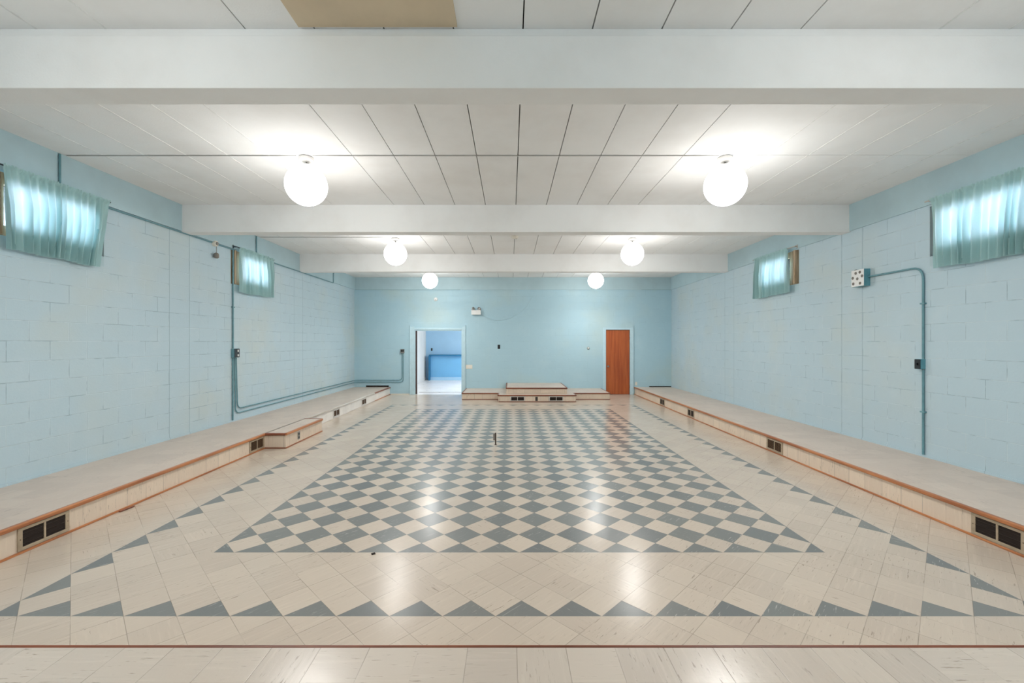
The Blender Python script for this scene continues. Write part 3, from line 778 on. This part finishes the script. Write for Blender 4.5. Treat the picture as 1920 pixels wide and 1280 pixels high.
# conduits -----------------------------------------------------------
def conduit(pts, r, label, bend=.12, mat='paint_pipe', straps=(), name='conduit'):
    P = [Vector(p) for p in pts]; base = P[0]
    t = thing(name, label, 'pipe', tuple(base))
    m = MB(); m.tube([q - base for q in fillet(P, bend)], r, 10); m.build('pipe', M[mat], t)
    for (c_, ax, nrm) in straps:
        c_ = Vector(c_) - base; m = MB(); e = r + .003
        if ax == 'Z': m.box(c_.x - e, c_.x + e, c_.y - (.03 if nrm in 'Xx' else e), c_.y + (.03 if nrm in 'Xx' else e), c_.z - .009, c_.z + .009)
        else: m.box(c_.x - e, c_.x + e, c_.y - .009, c_.y + .009, c_.z - .03, c_.z + .03)
        m.build('strap', M[mat], t)
    return t
xw = XL + .016; ZL = 3.335
xb = XL + .022 + .014                          # in front of the upper band
conduit([(xw, 5.40, ZL), (xw, 7.30, ZL)], .010, 'thin pipe along the left wall from the nearest curtain to the junction box')
conduit([(xw, 7.44, ZL), (xw, 7.92, ZL)], .010, 'short thin pipe along the left wall between junction box and small curtain')
conduit([(xb, 9.05, ZL), (xb, 12.28, ZL), (xb, 12.28, ZC - .015)], .009, 'thin pipe along the left wall past the small curtain, rising to the ceiling', .05)
conduit([(xb, 4.82, 3.36), (xb, 4.82, ZC - .01)], .011, 'short vertical pipe above the nearest left curtain up to the ceiling')
conduit([(xb, 8.55, 3.36), (xb, 8.55, ZC - .01)], .011, 'short vertical pipe above the small left curtain up to the ceiling')
for (yy, a, b, lab) in ((4.88, XL + .05, -2.39, 'white wiring tube on the ceiling from the left wall to the largest left globe'),
                        (4.88, -2.21, 2.33, 'white wiring tube on the ceiling between the two largest globes'),
                        (8.66, XL + .05, -2.39, 'wiring tube on the ceiling behind the second beam from the left wall')):
    conduit([(a, yy, ZC - .006), (b, yy, ZC - .006)], .0055, lab, mat='lamp_metal', name='ceiling_conduit')
# vertical pipe by the small left window
yv = 7.86
conduit([(xw, yv, 3.33), (xw, yv, 1.56)], .013, 'upper vertical pipe on the left wall, from the ledge down to the dark switch box', straps=(((xw, yv, 2.3), 'Z', 'X'),))
conduit([(xw, 7.855, 1.39), (xw, 7.855, HP + .03)], .013, 'straight lower pipe on the left wall from the switch box down to the platform')
xc = XL + .016
conduit([(xc, 7.95, 1.39), (xc, 7.99, .46), (xc, YB - .02, .46), (-3.47, YB - .016, .46 - .0), (-3.47, YB - .016, 1.322)], .010,
        'inner of two parallel pipes low on the left wall, turning up beside the doorway', .12)
conduit([(xc, 7.91, 1.39), (xc, 7.93, .38), (xc, YB - .02, .395), (-3.43, YB - .016, .395), (-3.43, YB - .016, 1.322)], .010,
        'outer of two parallel pipes low on the left wall, ending beside the doorway', .12)
# junction box and hanging socket on left wall
t = thing('junction_box', 'small beige junction box on the pipe between the two left curtains', 'junction box', (XL, 7.37, 3.33), L90)
m = MB(); m.lathe([(.048, 0), (.048, -.05), (.04, -.056)], (0, 0, 0), 20, 'Y'); m.build('box', M['cream'], t)
m = MB(); m.lathe([(.03, -.056), (.03, -.066)], (0, 0, 0), 16, 'Y'); m.build('cover', M['grey_metal'], t)
t = thing('hanging_socket', 'beige socket hanging on a short cord below the left wall junction box', 'socket', (XL + .045, 7.37, 3.30))
m = MB(); m.tube([(0, 0, -.02), (.004, 0, -.08), (0, 0, -.13)], .005, 8); m.build('cord', M['grey_metal'], t)
m = MB(); m.lathe([(.02, -.125), (.036, -.14), (.04, -.17), (.038, -.205), (.025, -.215)], (0, 0, 0), 20); m.build('socket_body', M['taupe'], t)
# dark double box on left wall
t = thing('switch_box', 'dark electrical box with white tags halfway up the left wall pipe', 'electrical box', (XL, 7.89, 1.475), L90)
m = MB(); m.rbox(-.06, .09, -.055, 0, -.08, .08, .006, 1); m.build('box', M['paint_pipe'], t)
m = MB(); m.rbox(-.055, .085, -.062, -.055, -.078, .078, .006, 1); m.build('face_plate', M['black'], t)
m = MB(); m.box(.02, .05, -.07, -.062, .02, .06); m.box(.02, .055, -.07, -.062, -.06, -.025); m.build('label_tags', M['white_plastic'], t)
# outlet box at end of back wall conduits
t = thing('outlet_box', 'grey outlet box on top of the two pipes left of the doorway', 'electrical box', (-3.455, YB, 1.39))
m = MB(); m.rbox(-.06, .06, -.05, 0, -.065, .065, .006, 1); m.build('box', M['grey_metal'], t)
m = MB(); m.rbox(-.045, -.006, -.056, -.05, -.02, .045, .006, 1); m.rbox(.006, .045, -.056, -.05, -.02, .045, .006, 1); m.build('sockets', M['black'], t)
# right wall: punched box, bent pipe, switch box
t = thing('bulb_box', 'white faced box with seven round holes on the right wall', 'indicator box', (XR, 6.385, CAM_Z + .94), R90)
m = MB(); m.rbox(-.115, .115, -.088, 0, -.122, .122, .004, 1); m.build('housing', M['paint_teal'], t)
m = MB(); m.rbox(-.113, .113, -.094, -.088, -.12, .12, .004, 1); m.build('face', M['white_plastic'], t)
for (a, z_) in ((-.075, -.075), (.05, -.08), (-.085, .01), (-.0, -.01), (.085, .02), (-.03, .075), (.045, .08)):
    m = MB(); m.lathe([(.021, -.094), (.021, -.098), (.014, -.098), (.013, -.0945)], (a, 0, z_), 20, 'Y'); m.build('socket_ring', M['taupe'], t)
m = MB(); m.box(-.10, -.07, -.06, -.04, .122, .135); m.build('clip', M['brown_metal'], t)
xr = XR - .016
conduit([(xr, 6.27, CAM_Z + .945), (xr, 5.45, CAM_Z + .945), (xr, 5.45, 1.46)], .013, 'bent pipe on the right wall from the punched box down to the black switch', .16,
        straps=(((xr, 5.45, 2.15), 'Z', 'X'),))
conduit([(xr, 5.45, 1.33), (xr, 5.45, HP + .03)], .013, 'straight pipe on the right wall from the black switch down to the platform',
        straps=(((xr, 5.45, .80), 'Z', 'X'),))
t = thing('switch_box', 'black fronted switch box halfway down the right wall pipe', 'electrical box', (XR, 5.475, 1.395), R90)
m = MB(); m.rbox(-.04, .04, -.06, 0, -.062, .062, .005, 1); m.build('box', M['paint_teal'], t)
m = MB(); m.rbox(-.038, .038, -.067, -.06, -.06, .06, .005, 1); m.build('face_plate', M['black'], t)
m = MB(); m.box(-.008, .008, -.08, -.067, -.012, .016); m.build('toggle', M['black'], t)
# small post standing on the checker field
t = thing('floor_post', 'thin brown metal post with a side plate standing on the checkered floor', 'post', ((929.2 - 957) / 820 * 7.12, 7.12, 0))
m = MB(); m.lathe([(.011, .004), (.011, .192), (.009, .198)], n=16); m.build('pole', M['brown_metal'], t)
m = MB(); m.box(-.040, -.008, -.006, .006, .075, .185); m.build('side_plate', M['taupe'], t, .004)
m = MB(); m.lathe([(.022, 0), (.022, .003), (.014, .006)], n=20); m.build('foot', M['brown_metal'], t)
# bits on the floor
m = MB(); m.box(-.015, .015, -.012, .012, 0, .006); o = m.build('plastic_chip', M['dark'], bevel=.002)
o.location = ((700 - 957) / 396.5 * 1.664, 820 * 1.664 / 396.5, .001); o.rotation_euler = (0, 0, .5)
tag(o, 'tiny black chip lying on the floor at the front edge of the checker field', 'chip')
m = MB(); m.rbox(-.07, .07, -.012, .012, 0, .012, .006, 0); o = m.build('wood_sliver', M['nosing_dark'])
o.location = (LX + .035, 4.36, .001); o.rotation_euler = (0, 0, 1.45)
tag(o, 'brown wood sliver lying against the base of the left platform', 'splinter')
